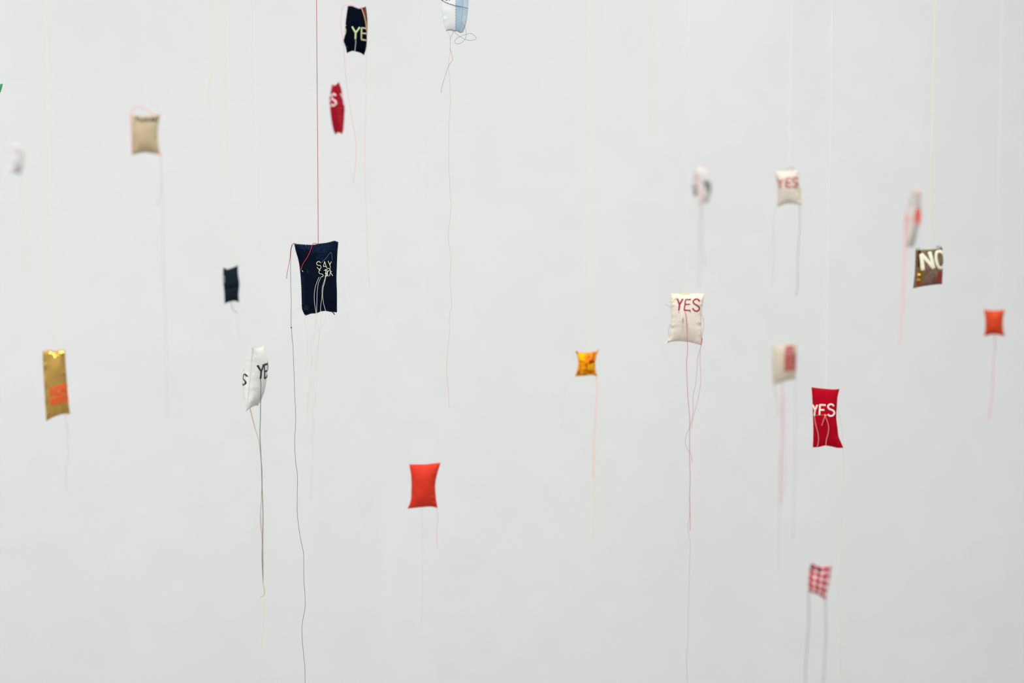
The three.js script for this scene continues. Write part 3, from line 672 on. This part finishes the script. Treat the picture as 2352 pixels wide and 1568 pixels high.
// 16 — cream pouch with a block of dense red stitching
{
  const p = new Pouch({
    id: 16, px: [1801, 834], depth: 2.2, thick: 30, yaw: 16, color: '#dccfba', kind: 'linen', stitch: '#e0d4c2', stitchN: 14, label: 'cream pouch with a dense block of red stitched lines, beside the red YES pouch',
    outline: { tl: [1774, 790], top: [[1788, 795], [1805, 792], [1820, 789]], tr: [1832, 785], right: [[1830, 810], [1829, 840]], br: [1828, 871], bottom: [[1812, 872], [1800, 876], [1788, 880]], bl: [1776, 884], left: [[1774, 860], [1774, 820]] },
  });
  p.hang(1803, 793, 1, PALE);
  for (let k = 0; k < 7; k++) {
    const y = 794 + k * 8.4, pts = [], x0 = k < 2 ? 1803 : 1801.5, n = k < 2 ? 9 : 12;
    for (let i = 0; i <= n; i++) pts.push([x0 + i * 2.2, y + (i % 2 ? 8.5 : 0) - i * .15 + rr(-1, 1)]);
    p.letter([pts], 2.4, '#a83c3c', { name: 'red_stitched_line' });
  }
  p.letter([[[1799, 852], [1828, 847]]], 2.6, '#b04440', { name: 'red_stitched_line' });
  p.thread([[1778, 882], [1780, 900], [1786, 928], [1789, 960]], 1.8, '#ccb0b6', { free: 0 });
  p.thread([[1796, 874], [1797, 950], [1794, 1040], [1793, 1160]], 2.9, '#d2acb0', { free: 0 });
  p.thread([[1828, 870], [1827, 960], [1825, 1080], [1822, 1240]], 1.7, '#c6bcc2', { free: 0 }); p.thread([[1792, 1040], [1790, 1160], [1788, 1310]], 1.5, '#d0babe', { free: 0.01 });
  p.thread([[1797, 880], [1800, 960], [1802, 1060], [1800, 1140]], 1.4, '#d4a8a4', { free: 0 });
}
// 17 — crimson YES
{
  const p = new Pouch({
    id: 17, px: [1898, 960], depth: 1.62, thick: 32, color: '#b40420', kind: 'cotton', stitch: '#a8061f', stitchN: 26, nu: 52, nv: 66, label: 'tall crimson pouch with cream YES whose loose threads trail down its front',
    outline: { tl: [1864, 889], top: [[1880, 891], [1900, 893], [1915, 894]], tr: [1928, 893], right: [[1924, 910], [1922, 935], [1921, 960], [1924, 985], [1926, 1002], [1931, 1014]], br: [1937, 1028], bottom: [[1922, 1028], [1910, 1025], [1895, 1023], [1882, 1026]], bl: [1867, 1027], left: [[1868, 990], [1867, 950], [1866, 920]] },
  });
  p.hang(1897, 893, .6, PALE);
  const c = '#ead6c2';
  p.letter([[[1866.6, 929], [1872, 942]], [[1877.2, 929.5], [1872, 942], [1870.4, 955]]], 3.8, c, { label: 'cream embroidered letter Y' });
  p.letter([[[1883.5, 928], [1882, 953]], [[1883, 929.6], [1896.5, 930.4]], [[1882.5, 941], [1893.5, 941.4]]], 4, c, { label: 'cream embroidered letter E missing its foot' });
  p.letter([C([1915.5, 932.5], [1911, 928.6], [1905, 929.2], [1901.7, 933.6], [1904.6, 938.6], [1910, 941], [1915, 944], [1916.2, 949.5], [1911.5, 954.6], [1905.5, 954.8], [1901.4, 951.2])], 4, '#e8d2cc', { label: 'cream embroidered letter S' });
  p.letter([[[1871, 953.5], [1882, 953], [1894, 953]]], 1.2, '#c8565c', { name: 'linking_stitch' });
  p.letter([[[1893, 952], [1896, 955], [1899, 953]], [[1895.5, 951], [1894.5, 958]]], 2.4, '#e89a3c', { name: 'orange_knot' });
  for (const pts of [[[1871, 955], [1872, 966], [1875, 980], [1879, 996], [1880, 1012], [1877, 1027]], [[1895, 956], [1891, 966], [1887.5, 977]], [[1895.5, 957], [1900, 967], [1903, 980], [1902, 995], [1898, 1010], [1897, 1023]]]) p.thread(pts, 2.4, '#cf6a74');
  p.thread([[1923, 936], [1930, 962], [1935, 995], [1937, 1030], [1936, 1100], [1932, 1300], [1930, 1400], [1931, 1480], [1933, 1568], [1934, 1620]], 1.0, '#e6c8b4', { z: 0 });
}
// 18 — pale pouch edge-on, fluorescent coral letters
{
  const p = new Pouch({
    id: 18, px: [2096, 502], depth: 2.2, own: true, yaw: 78, roll: -5, thick: 32, color: '#e0d8d0', kind: 'cotton', label: 'tall off-white pouch edge-on with fluorescent coral letters, beside the NO pouch',
    outline: { tl: [-34, -66], top: [[0, -63]], tr: [33, -67], right: [[30, 0]], br: [34, 66], bottom: [[0, 64]], bl: [-34, 68], left: [[-30, 0]] },
  });
  p.hang(0, -65, 1, '#eadcd8');
  ['N', 'O', 'H'].forEach((ch, i) => p.letter(fit(ch, [-22, -3, 14][i], -24 + i * 2, 12, 32), 4.6, '#f4543e', { own: true }));
  p.letter([[[24, -8], [28, 4]]], 4, '#f4705c', { own: true, back: true, name: 'coral_stitch' });
  p.letter([[[10, -62], [24, -52], [30, -44]]], 6, '#f46a54', { own: true, name: 'coral_stitch' });
  p.thread([[2084, 492], [2080, 530], [2077, 580], [2075, 640], [2072, 700], [2068, 795]], 2.2, '#f2aeaa', { free: -.02 }); p.thread([[2086, 500], [2082, 545], [2078, 620], [2074, 720]], 1.4, '#f4bab6', { free: -.018 });
}
// 19 — brown NO
{
  const p = new Pouch({
    id: 19, px: [2132, 615], depth: 1.71, thick: 26, yaw: 14, color: '#ffffff', kind: 'cotton', print: brocadePrint, stitch: '#4a4a3c', stitchN: 18, label: 'brown patterned brocade pouch with thick cream NO and two gold sequins',
    outline: { tl: [2103, 573], top: [[2115, 574], [2135, 574], [2150, 572]], tr: [2164, 568], right: [[2166, 590], [2165, 620]], br: [2164, 652], bottom: [[2150, 653], [2135, 655], [2115, 658]], bl: [2097, 662], left: [[2100, 640], [2102, 610]] },
  });
  p.hang(2134, 574, 1.3, '#e0dca4');
  const c = '#d6d2b8';
  p.letter([[[2115.5, 583], [2119.6, 621]], [[2115.5, 583], [2145, 616.5]], [[2134.6, 578], [2145, 616.5]]], 8.6, c, { label: 'thick cream embroidered letter N' });
  p.letter([C([2156, 577], [2151.5, 580], [2150, 592], [2152.5, 605], [2158.5, 615], [2164.5, 614], [2168, 604], [2168, 590], [2164, 580], [2160, 577], [2156, 577])], 7.4, c, { label: 'thick cream embroidered letter O' });
  const sq = new THREE.CylinderGeometry(3.2 * p.scale, 3.2 * p.scale, .5 * p.scale, 16);
  for (const [x, y, col] of [[2111, 630, '#d8a438'], [2110, 642, '#8e701c']]) { const m = mesh('sequin', sq, fabric(col, 'gold'), p.g), q = p.onPhoto(x, y); m.position.set(q[0], q[1], q[2] + p.scale); m.rotation.set(Math.PI / 2 - .5, 0, .1); }
  p.thread([[2106, 575], [2112, 571], [2124, 573], [2138, 572], [2150, 570]], 1.8, '#a9b880', { z: 1 });
  for (const [a, b, d, e] of [[2152, 570, 2151, 564], [2155, 569, 2156, 563], [2158, 569, 2162, 565], [2107, 574, 2104, 569], [2110, 573, 2110, 568]]) p.thread([[a, b], [(a + d) / 2 + .5, (b + e) / 2], [d, e]], 1.7, '#4c5c30', { z: 1 });
}
// 20 — small orange pouch
{
  const p = new Pouch({
    id: 20, px: [2284, 741], depth: 2.05, thick: 40, color: '#d03e08', kind: 'satin', stitch: '#e06a3c', stitchN: 12, label: 'small plain orange pouch, nearly square, with one wavering pink thread',
    outline: { tl: [2260, 711], top: [[2283, 713]], tr: [2308, 711], right: [[2304, 730], [2304, 755]], br: [2308, 772], bottom: [[2283, 767]], bl: [2260, 772], left: [[2263, 755], [2263, 730]] },
  });
  p.hang(2284, 713, 1, PALE);
  p.thread([[2284, 768], [2285, 800], [2281, 840], [2280, 880], [2278, 915], [2274, 940], [2271, 965]], 2.6, '#ceaaae', { free: 0 });
}
// 21 — gingham pouch
{
  const p = new Pouch({
    id: 21, px: [1882, 1334], depth: 2.1, thick: 26, yaw: 10, color: '#ffffff', kind: 'cotton', print: ginghamPrint, stitch: '#c88a8e', stitchN: 12, label: 'red and white gingham pouch with black letters along its slanted top',
    outline: { tl: [1865, 1291], top: [[1875, 1297], [1890, 1300]], tr: [1909, 1297], right: [[1907, 1320], [1902, 1345]], br: [1896, 1379], bottom: [[1885, 1368], [1872, 1362]], bl: [1857, 1358], left: [[1856, 1330], [1859, 1308]] },
  });
  p.hang(1886, 1299, 1, PALE);
  [['R', 1862, 1297], ['A', 1872, 1301], ['N', 1880, 1304]].forEach(([ch, x, y]) => p.letter(fit(ch, x, y, 7, 10), 3.2, '#2c2424'));
  p.letter(fit('l', 1901, 1307, 5, 10), 3, '#4a3a3c');
  p.thread([[1857, 1357], [1858, 1420], [1853, 1490], [1850, 1530], [1850, 1600]], 3, '#a4a8a6', { free: 0 }); p.thread([[1896, 1377], [1897, 1440], [1895, 1500], [1891, 1568], [1890, 1620]], 3, '#a6aaa8', { free: 0 });
}
// bare threads: ends that hang from the ceiling with no pouch in view
for (const [pts, depth, color, w, label] of [
  [[[487, 120], [484, 180], [479, 215], [478, 252]], 2.2, '#dcdab0', 1.7, 'bare pale yellow thread end hanging above the charcoal pouch'],
  [[[1498, 160], [1499, 240], [1496, 322]], 2.4, '#dcdab4', 1.6, 'bare pale yellow thread end hanging above the yellow printed pouch'],
]) {
  const top = at(pts[0][0], pts[0][1], depth), list = [];
  for (let i = 0; i < 5; i++) list.push(V(top.x, ROOM.h + 0.003 - (ROOM.h - top.y) * i / 5, top.z));
  for (const [x, y] of pts) list.push(at(x, y, depth));
  const m = mesh(numbered('bare_thread'), new THREE.TubeGeometry(new THREE.CatmullRomCurve3(list), 60, w * depth / FPX / 2, 5), yarn(color), scene);
  m.userData = { label, category: 'thread', group: 'bare thread ends' };
}
renderer.render(scene, camera);
